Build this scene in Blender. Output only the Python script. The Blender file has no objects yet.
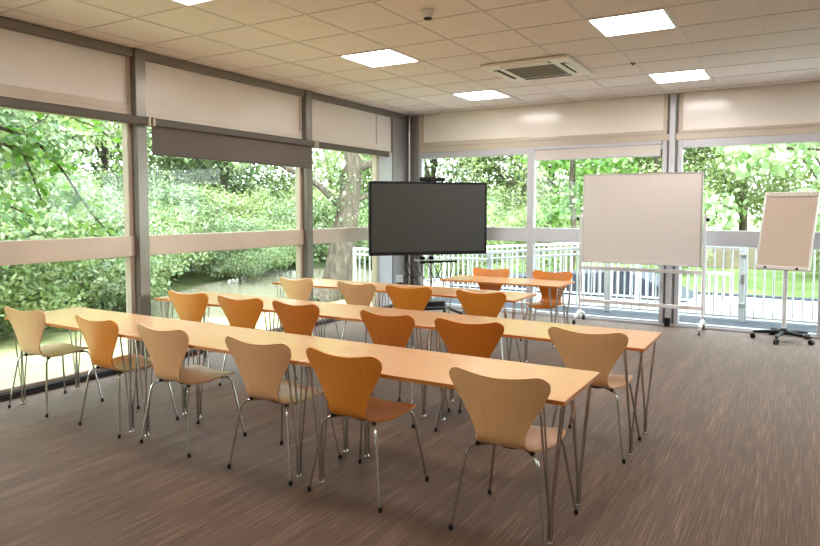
import bpy, math, random
import numpy as np
from mathutils import Vector, Matrix

random.seed(7)
S = bpy.context.scene
COL = S.collection
PI = math.pi

# ---------------------------------------------------------------- helpers
def srgb(r, g, b):
    def f(c):
        c /= 255.0
        return c / 12.92 if c <= 0.04045 else ((c + 0.055) / 1.055) ** 2.4
    return (f(r), f(g), f(b), 1.0)

class MB:
    """collects shapes, then links them as one mesh object"""
    def __init__(self):
        self.v, self.f = [], []

    def add(self, vs, fs):
        o = len(self.v)
        self.v += [tuple(p) for p in vs]
        self.f += [tuple(i + o for i in q) for q in fs]
        return self

    def box(self, x0, x1, y0, y1, z0, z1, bev=0.0, M=None):
        if bev <= 0:
            vs = [(x, y, z) for z in (z0, z1) for y in (y0, y1) for x in (x0, x1)]
            fs = [(0, 2, 3, 1), (4, 5, 7, 6), (0, 1, 5, 4), (1, 3, 7, 5), (3, 2, 6, 7), (2, 0, 4, 6)]
        else:
            # chamfered box: every corner becomes three points
            b = min(bev, (x1 - x0) * .49, (y1 - y0) * .49, (z1 - z0) * .49)
            vs, idx = [], {}
            for k, z in enumerate((z0, z1)):
                for j, y in enumerate((y0, y1)):
                    for i, x in enumerate((x0, x1)):
                        sx, sy, sz = (1 if i == 0 else -1), (1 if j == 0 else -1), (1 if k == 0 else -1)
                        idx[i, j, k] = len(vs)
                        vs += [(x, y + sy * b, z + sz * b), (x + sx * b, y, z + sz * b), (x + sx * b, y + sy * b, z)]
            a = lambda i, j, k, n: idx[i, j, k] + n
            fs = []
            for i in (0, 1):
                q = [a(i, 0, 0, 0), a(i, 1, 0, 0), a(i, 1, 1, 0), a(i, 0, 1, 0)]
                fs.append(tuple(q if i else q[::-1]))
                q = [a(0, i, 0, 1), a(1, i, 0, 1), a(1, i, 1, 1), a(0, i, 1, 1)]
                fs.append(tuple(q[::-1] if i else q))
                q = [a(0, 0, i, 2), a(1, 0, i, 2), a(1, 1, i, 2), a(0, 1, i, 2)]
                fs.append(tuple(q if i else q[::-1]))
            for p in (0, 1):
                for q in (0, 1):
                    fs.append((a(p, q, 0, 0), a(p, q, 1, 0), a(p, q, 1, 1), a(p, q, 0, 1)))
                    fs.append((a(p, 0, q, 0), a(p, 1, q, 0), a(p, 1, q, 2), a(p, 0, q, 2)))
                    fs.append((a(0, p, q, 1), a(1, p, q, 1), a(1, p, q, 2), a(0, p, q, 2)))
                    for r in (0, 1):
                        fs.append((a(p, q, r, 0), a(p, q, r, 1), a(p, q, r, 2)))
        if M is not None:
            vs = [M @ Vector(p) for p in vs]
        return self.add(vs, fs)

    def cyl(self, p0, p1, r0, r1=None, n=12):
        return self.tube([p0, p1], [r0, r0 if r1 is None else r1], n)

    def tube(self, pts, r, n=8):
        pts = [Vector(p) for p in pts]
        rs = r if isinstance(r, (list, tuple)) else [r] * len(pts)
        vs, fs, up = [], [], None
        for i, p in enumerate(pts):
            d = (pts[min(i + 1, len(pts) - 1)] - pts[max(i - 1, 0)]).normalized()
            if up is None:
                up = d.orthogonal().normalized()
            else:
                up = (up - d * up.dot(d))
                up = up.normalized() if up.length > 1e-6 else d.orthogonal().normalized()
            s = d.cross(up)
            for k in range(n):
                a = 2 * PI * k / n
                vs.append(p + (up * math.cos(a) + s * math.sin(a)) * rs[i])
        for i in range(len(pts) - 1):
            for k in range(n):
                k2 = (k + 1) % n
                fs.append((i * n + k, i * n + k2, (i + 1) * n + k2, (i + 1) * n + k))
        fs.append(tuple(range(n))[::-1])
        fs.append(tuple((len(pts) - 1) * n + k for k in range(n)))
        return self.add(vs, fs)

    def lathe(self, c, prof, n=20):
        """profile (r, z) turned round the vertical axis at c"""
        vs, fs = [], []
        for r, z in prof:
            for k in range(n):
                a = 2 * PI * k / n
                vs.append((c[0] + r * math.cos(a), c[1] + r * math.sin(a), c[2] + z))
        for i in range(len(prof) - 1):
            for k in range(n):
                k2 = (k + 1) % n
                fs.append((i * n + k, i * n + k2, (i + 1) * n + k2, (i + 1) * n + k))
        fs.append(tuple(range(n))[::-1])
        fs.append(tuple((len(prof) - 1) * n + k for k in range(n)))
        return self.add(vs, fs)

    def build(self, name, m, parent=None, smooth=True, angle=35):
        me = bpy.data.meshes.new(name)
        me.from_pydata(self.v, [], self.f)
        me.validate()
        if smooth:
            me.polygons.foreach_set('use_smooth', [True] * len(me.polygons))
            me.set_sharp_from_angle(angle=math.radians(angle))
        me.materials.append(m)
        o = bpy.data.objects.new(name, me)
        COL.objects.link(o)
        if parent is not None:
            o.parent = parent
        return o

def bez(pts, n=8):
    """Catmull-Rom through the points"""
    P = [Vector(p) for p in pts]
    out = []
    for i in range(len(P) - 1):
        a, b, c, d = P[max(i - 1, 0)], P[i], P[i + 1], P[min(i + 2, len(P) - 1)]
        for k in range(n):
            t = k / n
            out.append(.5 * ((2 * b) + (c - a) * t + (2 * a - 5 * b + 4 * c - d) * t * t + (3 * b - a - 3 * c + d) * t ** 3))
    out.append(P[-1])
    return out

def fillet(pts, r, n=5):
    """polyline with its inner corners rounded"""
    P = [Vector(p) for p in pts]
    out = [P[0]]
    for i in range(1, len(P) - 1):
        a, b, c = P[i - 1], P[i], P[i + 1]
        q = min(r, (a - b).length * .49, (c - b).length * .49)
        s, e = b + (a - b).normalized() * q, b + (c - b).normalized() * q
        for k in range(n + 1):
            t = k / n
            out.append(s * (1 - t) ** 2 + b * 2 * t * (1 - t) + e * t * t)
    out.append(P[-1])
    return out

def tag(o, label=None, cat=None, group=None, kind=None):
    if label: o['label'] = label
    if cat: o['category'] = cat
    if group: o['group'] = group
    if kind: o['kind'] = kind
    return o

def thing(name, label, cat, loc=(0, 0, 0), rz=0.0, group=None, kind=None):
    o = bpy.data.objects.new(name, None)
    o.empty_display_size = .1
    COL.objects.link(o)
    o.location = loc
    o.rotation_euler = (0, 0, rz)
    return tag(o, label, cat, group, kind)

def dup(root, loc, rz=0.0, label=None, group=None, scale=None):
    """a copy of a thing with copies of its parts and their sub-parts"""
    r = root.copy(); COL.objects.link(r)
    r.location = loc; r.rotation_euler = (0, 0, rz)
    if scale: r.scale = scale
    if label: r['label'] = label
    if group: r['group'] = group
    for ch in list(root.children):
        c = ch.copy(); COL.objects.link(c); c.parent = r
        for g in list(ch.children):
            d = g.copy(); COL.objects.link(d); d.parent = c
    return r

# ---------------------------------------------------------------- materials
def newmat(name):
    m = bpy.data.materials.new(name)
    m.use_nodes = True
    nt = m.node_tree
    for n in list(nt.nodes): nt.nodes.remove(n)
    out = nt.nodes.new('ShaderNodeOutputMaterial')
    return m, nt, out

def N(nt, t, **kw):
    n = nt.nodes.new('ShaderNode' + t)
    for k, v in kw.items(): setattr(n, k, v)
    return n

def principled(nt, out, col=(.5, .5, .5, 1), rough=.5, metal=0.0, coat=0.0, spec=.5):
    b = N(nt, 'BsdfPrincipled')
    b.inputs['Base Color'].default_value = col
    b.inputs['Roughness'].default_value = rough
    b.inputs['Metallic'].default_value = metal
    b.inputs['Coat Weight'].default_value = coat
    b.inputs['Specular IOR Level'].default_value = spec
    nt.links.new(b.outputs[0], out.inputs[0])
    return b

def ramp(nt, src, stops):
    r = N(nt, 'ValToRGB')
    el = r.color_ramp.elements
    while len(el) < len(stops): el.new(.5)
    for e, (p, c) in zip(el, stops):
        e.position = p; e.color = c
    nt.links.new(src, r.inputs[0])
    return r

def coords(nt, scale=(1, 1, 1), kind='Object'):
    t = N(nt, 'TexCoord')
    mp = N(nt, 'Mapping')
    mp.inputs['Scale'].default_value = scale
    nt.links.new(t.outputs[kind], mp.inputs[0])
    return mp.outputs[0]

def noise(nt, vec, scale=5, detail=3, rough=.5):
    n = N(nt, 'TexNoise')
    n.inputs['Scale'].default_value = scale
    n.inputs['Detail'].default_value = detail
    n.inputs['Roughness'].default_value = rough
    nt.links.new(vec, n.inputs['Vector'])
    return n.outputs['Fac']

def bump(nt, bsdf, h, strength=.2, dist=.002):
    b = N(nt, 'Bump')
    b.inputs['Strength'].default_value = strength
    b.inputs['Distance'].default_value = dist
    nt.links.new(h, b.inputs['Height'])
    nt.links.new(b.outputs[0], bsdf.inputs['Normal'])

def mul(c, k): return (c[0] * k, c[1] * k, c[2] * k, 1)

def paint(name, col, rough=.45, metal=0.0, var=.06, scale=6, spec=.5, coat=0.0):
    """painted, moulded or metal surface with a faint unevenness"""
    m, nt, out = newmat(name)
    b = principled(nt, out, col, rough, metal, coat, spec)
    f = noise(nt, coords(nt), scale, 4)
    r = ramp(nt, f, [(.3, mul(col, 1 - var)), (.7, mul(col, 1 + var))])
    nt.links.new(r.outputs[0], b.inputs['Base Color'])
    return m

def wood(name, col, grain=(55, 2.2, 2.2), rough=.32, var=.14, coat=.25):
    m, nt, out = newmat(name)
    b = principled(nt, out, col, rough, 0, coat)
    b.inputs['Coat Roughness'].default_value = .18
    v = coords(nt, grain)
    f = noise(nt, v, 1.0, 5, .6)
    g = noise(nt, coords(nt, tuple(x * 4 for x in grain)), 1.0, 2, .5)
    mx = N(nt, 'Math', operation='MULTIPLY_ADD')
    nt.links.new(g, mx.inputs[0]); mx.inputs[1].default_value = .35
    nt.links.new(f, mx.inputs[2])
    r = ramp(nt, mx.outputs[0], [(.42, mul(col, 1 - var)), (.68, col), (.95, mul(col, 1 + var * .6))])
    nt.links.new(r.outputs[0], b.inputs['Base Color'])
    return m

M = {}
M['beech_top'] = wood('beech_tabletop', srgb(230, 178, 128), (2.0, 45, 45), .24, .06, .5)
M['beech_edge'] = wood('beech_edge', srgb(196, 120, 52), (2.0, 60, 60), .4, .12, .1)
M['shell_pale'] = wood('pale_beech_veneer', srgb(222, 168, 118), var=.05)
M['shell_honey'] = wood('honey_beech_veneer', srgb(236, 184, 128), var=.05)
M['shell_amber'] = wood('amber_beech_veneer', srgb(220, 134, 42), var=.08)
M['shell_deep'] = wood('deep_amber_veneer', srgb(206, 116, 34), var=.09)
M['steel'] = paint('satin_chrome', (.55, .53, .50, 1), .22, 1.0, .03)
M['black'] = paint('black_plastic', (.010, .010, .011, 1), .45, 0, .1, spec=.25)
M['black_metal'] = paint('black_powder_coat', (.02, .02, .022, 1), .5, 0, .1)
M['post'] = paint('grey_brown_post', srgb(126, 121, 113), .3, .6, .04, 3)
M['beam'] = paint('dark_grey_beam', srgb(122, 114, 104), .5, 0, .04, 3)
M['frame'] = paint('beige_aluminium_frame', srgb(196, 180, 164), .35, .2, .04, 3)
M['frame_far'] = paint('daylit_aluminium_frame', srgb(200, 200, 206), .35, .2, .03, 3)  # same aluminium as the left frames, painted paler for the stronger daylight
M['rail_far'] = paint('beige_head_rail', srgb(200, 188, 172), .45, 0, .04, 3)
M['spandrel'] = paint('cream_spandrel_panel', srgb(226, 217, 208), .3, 0, .03, 2)
M['spandrel_far'] = paint('cream_gloss_panel', srgb(240, 234, 226), .18, 0, .03, 2)
M['cassette'] = paint('blind_cassette', srgb(86, 78, 69), .5, 0, .05, 4)
M['blind'] = paint('charcoal_blind_fabric', srgb(104, 97, 92), .9, 0, .05, 40)
M['blind_pale'] = paint('pale_blind_fabric', srgb(214, 206, 200), .9, 0, .03, 40)
M['plaster'] = paint('warm_white_plaster', srgb(226, 218, 206), .8, 0, .02, 2)
M['white_metal'] = paint('white_powder_coat', srgb(228, 228, 230), .35, 0, .03, 5)
M['board'] = paint('whiteboard_enamel', srgb(220, 213, 207), .35, 0, .015, 2)
M['alu'] = paint('brushed_aluminium', (.62, .60, .57, 1), .35, .9, .04, 20)
M['paper'] = paint('flip_chart_paper', srgb(196, 178, 160), .8, 0, .02, 3)
M['tvscreen'] = paint('dark_display_glass', srgb(58, 58, 55), .45, 0, .02, 1)
M['ac_white'] = paint('white_abs', srgb(236, 232, 224), .4, 0, .02, 4)
M['ac_grille'] = paint('grey_intake_grille', srgb(150, 146, 138), .6, 0, .05, 60)
M['ac_dark'] = paint('dark_slot', (.02, .018, .017, 1), .7, 0, .05)
M['grey_plastic'] = paint('grey_plastic', srgb(120, 118, 114), .5)
M['concrete'] = paint('pale_paving', srgb(200, 197, 192), .85, 0, .06, 2)
M['deck'] = paint('dark_decking', srgb(60, 64, 76), .7, 0, .18, 8)
M['bark'] = None
M['soil'] = paint('dark_soil', srgb(96, 84, 62), .95, 0, .3, 3)
M['fence'] = paint('weathered_fence', srgb(130, 116, 98), .85, 0, .14, 5)
M['roofing'] = paint('roof_sheet', (.2, .2, .2, 1), .8)

# carpet: narrow flecked strips along the length of the room
m, nt, out = newmat('striped_carpet')
b = principled(nt, out, rough=.66, spec=.45)
b.inputs['Sheen Weight'].default_value = .15
b.inputs['Sheen Roughness'].default_value = .4
f1 = noise(nt, coords(nt, (125, 2.2, 1)), 1, 3, .6)
f2 = noise(nt, coords(nt, (230, 4, 1)), 1, 2, .6)
f3 = noise(nt, coords(nt, (9, .6, 1)), 1, 2, .5)
a1 = N(nt, 'Math', operation='MULTIPLY_ADD'); nt.links.new(f2, a1.inputs[0]); a1.inputs[1].default_value = .55; nt.links.new(f1, a1.inputs[2])
a2 = N(nt, 'Math', operation='MULTIPLY_ADD'); nt.links.new(f3, a2.inputs[0]); a2.inputs[1].default_value = .35; nt.links.new(a1.outputs[0], a2.inputs[2])
r = ramp(nt, a2.outputs[0], [(.62, srgb(64, 45, 35)), (.88, srgb(90, 65, 50)), (1.0, srgb(106, 79, 63)), (1.0, srgb(124, 97, 79))])
r.color_ramp.elements[2].position = .99
a3 = N(nt, 'Math', operation='MULTIPLY'); nt.links.new(a2.outputs[0], a3.inputs[0]); a3.inputs[1].default_value = .93
nt.links.new(a3.outputs[0], r.inputs[0])
nt.links.new(r.outputs[0], b.inputs['Base Color'])
bump(nt, b, f2, .3, .003)
M['carpet'] = m

# ceiling tiles
m, nt, out = newmat('mineral_ceiling_tile')
b = principled(nt, out, srgb(222, 214, 202), .85, spec=.2)
f = noise(nt, coords(nt), 90, 2)
r = ramp(nt, f, [(.35, srgb(226, 214, 208)), (.6, srgb(234, 224, 218))])
nt.links.new(r.outputs[0], b.inputs['Base Color'])
M['tile'] = m
M['tbar'] = paint('ceiling_grid_bar', srgb(214, 206, 200), .38, 0, .03, 5)
M['joint'] = paint('tile_joint', srgb(188, 176, 168), .7, 0, .03, 5)

# window glass: clear sheet with a faint surface reflection
m, nt, out = newmat('clear_window_glass')
mix = N(nt, 'MixShader')
tr = N(nt, 'BsdfTransparent'); tr.inputs[0].default_value = (.93, .97, .95, 1)
gl = N(nt, 'BsdfGlossy'); gl.inputs['Roughness'].default_value = .02
fr = N(nt, 'LayerWeight')
pw = N(nt, 'Math', operation='POWER'); nt.links.new(fr.outputs['Facing'], pw.inputs[0]); pw.inputs[1].default_value = 5.0
ml = N(nt, 'Math', operation='MULTIPLY_ADD'); nt.links.new(pw.outputs[0], ml.inputs[0]); ml.inputs[1].default_value = .30; ml.inputs[2].default_value = .014
nt.links.new(ml.outputs[0], mix.inputs[0]); nt.links.new(tr.outputs[0], mix.inputs[1]); nt.links.new(gl.outputs[0], mix.inputs[2])
nt.links.new(mix.outputs[0], out.inputs[0])
M['glass'] = m

# lamp diffuser
m, nt, out = newmat('led_diffuser')
e = N(nt, 'Emission'); e.inputs['Color'].default_value = (1.0, .935, .92, 1); e.inputs['Strength'].default_value = 15.0
nt.links.new(e.outputs[0], out.inputs[0])
M['led'] = m

# bark
m, nt, out = newmat('tree_bark')
b = principled(nt, out, rough=.95, spec=.2)
f = noise(nt, coords(nt, (9, 9, 2)), 2, 5, .7)
r = ramp(nt, f, [(.3, srgb(62, 54, 46)), (.55, srgb(104, 94, 82)), (.75, srgb(134, 126, 112))])
nt.links.new(r.outputs[0], b.inputs['Base Color'])
bump(nt, b, f, .8, .03)
M['bark'] = m

# lawn
m, nt, out = newmat('lawn_turf')
b = principled(nt, out, rough=.95, spec=.15)
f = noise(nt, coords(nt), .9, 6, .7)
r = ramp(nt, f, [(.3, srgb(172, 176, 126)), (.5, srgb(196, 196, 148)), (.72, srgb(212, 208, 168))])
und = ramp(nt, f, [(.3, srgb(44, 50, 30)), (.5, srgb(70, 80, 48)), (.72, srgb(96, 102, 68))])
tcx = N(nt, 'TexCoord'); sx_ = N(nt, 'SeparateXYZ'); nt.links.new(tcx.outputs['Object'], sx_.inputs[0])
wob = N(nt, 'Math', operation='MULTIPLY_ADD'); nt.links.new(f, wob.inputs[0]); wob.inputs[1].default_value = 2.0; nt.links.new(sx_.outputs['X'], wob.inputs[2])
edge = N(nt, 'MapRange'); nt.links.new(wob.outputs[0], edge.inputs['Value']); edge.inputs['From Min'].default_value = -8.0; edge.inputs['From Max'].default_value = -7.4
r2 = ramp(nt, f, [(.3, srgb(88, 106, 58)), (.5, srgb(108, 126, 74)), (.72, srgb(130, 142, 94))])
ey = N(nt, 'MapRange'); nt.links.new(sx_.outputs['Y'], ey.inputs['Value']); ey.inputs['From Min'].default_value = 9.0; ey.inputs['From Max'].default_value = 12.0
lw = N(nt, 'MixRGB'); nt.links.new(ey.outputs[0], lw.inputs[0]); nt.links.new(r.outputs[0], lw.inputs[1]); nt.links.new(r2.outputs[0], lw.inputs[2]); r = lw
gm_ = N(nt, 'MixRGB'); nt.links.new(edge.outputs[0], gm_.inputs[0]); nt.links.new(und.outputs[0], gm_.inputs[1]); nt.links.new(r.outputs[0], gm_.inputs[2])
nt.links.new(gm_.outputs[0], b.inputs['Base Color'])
bump(nt, b, noise(nt, coords(nt), 40, 3), .5, .02)
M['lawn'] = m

# pond
m, nt, out = newmat('pond_water')
b = principled(nt, out, srgb(150, 142, 122), .10, spec=.6)
bump(nt, b, noise(nt, coords(nt, (1, 1, 1)), 3, 3), .25, .02)
M['water'] = m

def leafmat(name, cols, trans=.45):
    m, nt, out = newmat(name)
    g = N(nt, 'NewGeometry')
    r = ramp(nt, g.outputs['Random Per Island'], [(i / (len(cols) - 1), mul(srgb(*c), .74)) for i, c in enumerate(cols)])
    d = N(nt, 'BsdfDiffuse'); t = N(nt, 'BsdfTranslucent'); gl = N(nt, 'BsdfGlossy')
    gl.inputs['Roughness'].default_value = .45
    nt.links.new(r.outputs[0], d.inputs[0])
    hs = N(nt, 'HueSaturation'); hs.inputs['Hue'].default_value = .485; hs.inputs['Saturation'].default_value = 1.1; hs.inputs['Value'].default_value = 1.0
    nt.links.new(r.outputs[0], hs.inputs['Color']); nt.links.new(hs.outputs[0], t.inputs[0])
    m1 = N(nt, 'MixShader'); m1.inputs[0].default_value = trans
    nt.links.new(d.outputs[0], m1.inputs[1]); nt.links.new(t.outputs[0], m1.inputs[2])
    m2 = N(nt, 'MixShader'); m2.inputs[0].default_value = .06
    nt.links.new(m1.outputs[0], m2.inputs[1]); nt.links.new(gl.outputs[0], m2.inputs[2])
    nt.links.new(m2.outputs[0], out.inputs[0])
    return m
M['leaf_mid'] = leafmat('mid_green_leaves', [(92, 130, 72), (140, 170, 102), (182, 202, 138), (216, 226, 184)])
M['leaf_cool'] = leafmat('cool_green_leaves', [(84, 120, 74), (132, 162, 106), (174, 196, 142), (212, 222, 186)])
M['leaf_yellow'] = leafmat('yellow_green_leaves', [(132, 162, 88), (174, 198, 124), (206, 220, 158), (230, 236, 200)])
M['leaf_fresh'] = leafmat('fresh_green_leaves', [(80, 138, 46), (112, 168, 66), (146, 192, 96), (192, 216, 150)], .5)
M['leaf_pale'] = leafmat('pale_big_leaves', [(124, 164, 92), (168, 200, 132), (208, 224, 178), (232, 240, 214)], .5)

# ---------------------------------------------------------------- room measures
XL, YF, ZC = -5.58, 9.41, 3.115      # inner faces: glass wall, far wall, ceiling
XR, YB = 4.6, -3.6                    # plain walls out of view
def struct(mb, name, m, parent=None, **k):
    o = mb.build(name, m, parent, **k)
    if parent is None: o['kind'] = 'structure'
    return o

struct(MB().box(XL - .12, XR + .15, YB - .15, YF + .12, -.12, 0), 'floor', M['carpet'])
# ceiling: tiles with a grid of bars
c = struct(MB().box(XL - .3, XR + .2, YB - .2, YF + .3, ZC + .004, ZC + .1), 'ceiling', M['tile'])
g = MB()
gx, gy, P_ = -4.045, 5.415, .625
k = math.ceil((XL - gx) / P_)
while gx + k * P_ < XR:
    x = gx + k * P_; g.box(x - .007, x + .007, YB, YF, ZC - .001, ZC + .004); k += 1
struct(g, 'long_grid_bars', M['tbar'], c)
g = MB()
k = math.ceil((YB - gy) / P_)
while gy + k * P_ < YF:
    y = gy + k * P_; g.box(XL, XR, y - .005, y + .005, ZC + .001, ZC + .004); k += 1
struct(g, 'cross_grid_bars', M['joint'], c)
struct(MB().box(XL - .5, XR + .4, YB - .4, YF + .5, ZC + .1, ZC + .3), 'roof', M['roofing'])
struct(MB().box(XR, XR + .15, YB - .15, YF + .12, 0, ZC), 'wall_right', M['plaster'])
struct(MB().box(XL - .12, XR, YB - .15, YB, 0, ZC), 'wall_back', M['plaster'])
struct(MB().box(XL - .12, XL, YB, -.86, 0, ZC), 'wall_left', M['plaster'])

# ---- left glass wall: bays between posts
PW = .12
posts = [-.87, 1.68, 4.23, 6.78]
for i, y in enumerate(posts):
    struct(MB().box(XL - .11, XL + .06, y - PW / 2, y + PW / 2, 0, ZC, .006), 'trim_%d' % (i + 1), M['post'])
struct(MB().box(XL - .10, XL + .03, YB, YF - .2, 3.035, ZC, .004), 'trim_5', M['beam'])
struct(MB().box(XL - .11, XL + .02, YB, YF - .2, 0, .055, .004), 'baseboard_left', M['black_metal'])
bays = [(posts[0] + PW / 2, posts[1] - PW / 2), (posts[1] + PW / 2, posts[2] - PW / 2),
        (posts[2] + PW / 2, posts[3] - PW / 2), (posts[3] + PW / 2, 8.52)]
for i, (y0, y1) in enumerate(bays):
    fw = .05
    w = thing('window_%d' % (i + 1), None, None, (XL, y0, 0), kind='structure')
    L = y1 - y0
    f = MB()
    f.box(-.10, -.015, 0, fw, .055, 2.47, .004).box(-.10, -.015, L - fw, L, .055, 2.47, .004)
    f.box(-.10, -.02, fw, L - fw, 2.40, 2.47, .004).box(-.10, -.02, fw, L - fw, .055, .085, .004)
    f.build('frame', M['frame'], w)
    MB().box(-.10, 0.0, 0, L, 1.11, 1.31, .006).build('transom', M['frame'], w)
    MB().box(-.066, -.058, fw, L - fw, .085, 1.11).build('glass_pane', M['glass'], w, smooth=False)
    MB().box(-.066, -.058, fw, L - fw, 1.31, 2.40).build('glass_pane', M['glass'], w, smooth=False)
    p = MB().box(-.10, -.03, 0, L, 2.47, 3.035)
    p.build('spandrel_panel', M['spandrel'], w)
    q = MB()
    q.box(-.03, -.012, 0, L, 2.52, 2.585, .004).box(-.03, -.005, 0, L, 2.47, 2.52, .004)
    q.box(-.03, -.012, 0, .035, 2.585, 3.035, .003).box(-.03, -.012, L - .035, L, 2.585, 3.035, .003)
    q.build('panel_lip', M['frame'] if i < 2 else M['spandrel'], w)

# ---- corner posts
cm = MB()
struct(MB().box(XL - .11, XL - .005, 8.52, 8.92, 0, 2.47, .006), 'trim_13', M['frame_far'])
struct(MB().box(XL - .11, XL - .03, 8.52, 8.92, 2.47, 3.035, .002), 'trim_14', M['spandrel'])
cm.box(XL - .11, XL + .01, 8.92, YF - .30, 0, ZC, .006).box(XL - .11, XL - .02, YF - .30, YF + .11, 0, ZC, .004)
cm.box(XL - .02, XL + .11, YF + .02, YF + .11, 0, ZC, .004).box(XL + .10, XL + .20, YF - .01, YF + .11, 0, ZC, .006)
struct(cm, 'trim_6', paint('corner_metal', srgb(150, 146, 146), .35, .2, .04, 3))
struct(MB().cyl((XL + .05, YF - .06, 0), (XL + .05, YF - .06, ZC), .018, n=14), 'trim_7', M['alu'])

# ---- far glass wall
X0 = XL + .20
struct(MB().box(X0, XR, YF - .005, YF + .10, 2.50, 2.59, .006), 'trim_8', M['rail_far'])
struct(MB().box(XL + .2, XR, YF - .03, YF + .11, 0, .03, .004), 'baseboard_far', M['frame_far'])
def far_post(n, x, w=.075):
    struct(MB().box(x - w / 2, x + w / 2, YF - .045, YF + .10, 0, ZC, .006), 'trim_%d' % n, M['frame_far'])
far_post(9, -1.475); far_post(10, 2.62)
struct(MB().box(-1.545, -1.520, YF + .02, YF + .1, 0, ZC), 'trim_11', M['beam'])
struct(MB().box(-1.430, -1.405, YF + .02, YF + .1, 0, ZC), 'trim_12', M['beam'])
far = [(X0, -3.455, 0), (-3.455, -1.545, .12), (-1.405, .30, 0), (.30, 2.58, 0), (2.66, XR, 0)]
for i, (x0, x1, blind) in enumerate(far):
    w = thing('window_%d' % (i + 5), None, None, (x0, YF, 0), kind='structure')
    L = x1 - x0; fw = .055
    f = MB()
    f.box(0, fw, -.01, .09, .03, 2.50, .004).box(L - fw, L, -.01, .09, .03, 2.50, .004)
    f.box(fw, L - fw, -.005, .09, 2.40, 2.50, .004).box(fw, L - fw, .0, .09, .03, .05, .004)
    f.build('frame', M['frame_far'], w)
    MB().box(0, L, -.02, .09, 1.10, 1.305, .006).build('transom', M['frame_far'], w)
    MB().box(fw, L - fw, .046, .054, .05, 1.10).build('glass_pane', M['glass'], w, smooth=False)
    MB().box(fw, L - fw, .046, .054, 1.305, 2.40).build('glass_pane', M['glass'], w, smooth=False)
    MB().box(0, L, .0, .09, 2.59, ZC).build('spandrel_panel', M['spandrel_far'], w)
    q = MB()
    q.box(0, .05, -.015, 0, 2.59, ZC, .003).box(L - .05, L, -.015, 0, 2.59, ZC, .003).box(.05, L - .05, -.012, 0, 2.59, 2.625, .003)
    if i == 0: q = MB().box(0, .09, -.015, 0, 2.59, ZC, .003).box(.09, L, -.012, 0, 2.59, 2.66, .003)
    if i == 1: q = MB().box(L - .05, L, -.015, 0, 2.59, ZC, .003).box(0, L - .05, -.012, 0, 2.59, 2.64, .003)
    q.build('panel_lip', M['rail_far'], w)

# ---- roller blinds on the left wall and over one far pane
def left_blind(y0, y1, drop, label):
    t = thing('roller_blind', label, 'blind', (XL + .095, y0, 2.425), group='roller blinds along the glass wall')
    L = y1 - y0 + .09
    MB().box(-.03, .03, .0, L, -.04, .04, .012).build('cassette', M['cassette'], t)
    for y in (.02, L):
        MB().box(-.034, .05, y - .012, y + .012, -.045, .045, .004).build('end_bracket', M['frame'], t)
    if drop:
        MB().box(-.008, -.004, .03, L - .03, -.055 - drop, -.035).build('fabric', M['blind'], t, smooth=False)
        MB().box(-.014, .002, .03, L - .03, -.075 - drop, -.055 - drop, .004).build('bottom_bar', M['cassette'], t)
left_blind(bays[1][0] + .0, bays[1][1] + .0, 0, 'rolled-up dark blind in its long cassette above the window beside the front tables')
left_blind(bays[2][0] + .0, bays[2][1] + .0, .245, 'charcoal roller blind pulled a little way down over the middle window')
left_blind(bays[3][0] + .0, bays[3][1] + .0, 0, 'rolled-up dark blind above the window showing the big tree trunk')
t = thing('pull_down_blind', 'pale fabric blind hanging slightly below the head rail above the whiteboard', 'blind', (-3.40, YF - .012, 2.45))
MB().box(.0, 1.80, -.035, .0, .0, .05, .008).build('cassette', M['frame_far'], t)
MB().box(.02, 1.78, -.016, -.012, -.135, .0).build('fabric', M['blind_pale'], t, smooth=False)
MB().box(.02, 1.78, -.022, -.006, -.155, -.135, .004).build('bottom_bar', M['frame_far'], t)

# ---------------------------------------------------------------- ceiling fittings
def light_panel(name, x, y, label):
    t = thing(name, label, 'ceiling light', (x + .3125, y + .3125, ZC), group='square LED panels in the ceiling')
    f = MB()
    for s in (-1, 1):
        f.box(min(s * .283, s * .302), max(s * .283, s * .302), -.302, .302, -.006, .003, .002)
        f.box(-.283, .283, min(s * .283, s * .302), max(s * .283, s * .302), -.006, .003, .002)
    f.build('frame', M['ac_white'], t)
    MB().box(-.288, .288, -.288, .288, -.0035, .003).build('diffuser', M['led'], t, smooth=False)
cx, cy = gx, gy
L_ = 4 * P_
light_panel('light_panel', cx, cy, 'glowing square ceiling panel above the glass-wall ends of the table rows')
light_panel('light_panel', cx + L_, cy, 'glowing square ceiling panel that looks largest, in front of the air conditioning cassette')
light_panel('light_panel', cx, cy + L_, 'glowing square ceiling panel above the big screen, between cassette and corner')
light_panel('light_panel', cx + L_, cy + L_, 'glowing square ceiling panel above the whiteboard, close to the far wall post')
light_panel('light_panel', cx, cy - L_, 'glowing square ceiling panel cut off by the top edge of the photo')
light_panel('light_panel', cx + L_, cy - L_, 'glowing square ceiling panel over the middle of the open carpet')
light_panel('light_panel', cx + 2 * L_, cy, 'glowing square ceiling panel over the carpet beside the plain wall')
light_panel('light_panel', cx + 2 * L_, cy + L_, 'glowing square ceiling panel over the corner beyond the flip chart')
light_panel('light_panel', cx + 2 * L_, cy - L_, 'glowing square ceiling panel beside the plain wall near the room entrance')
light_panel('light_panel', cx, cy - 2 * L_, 'glowing square ceiling panel near the back wall and glass wall')
light_panel('light_panel', cx + L_, cy - 2 * L_, 'glowing square ceiling panel in the middle near the back wall')

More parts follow.
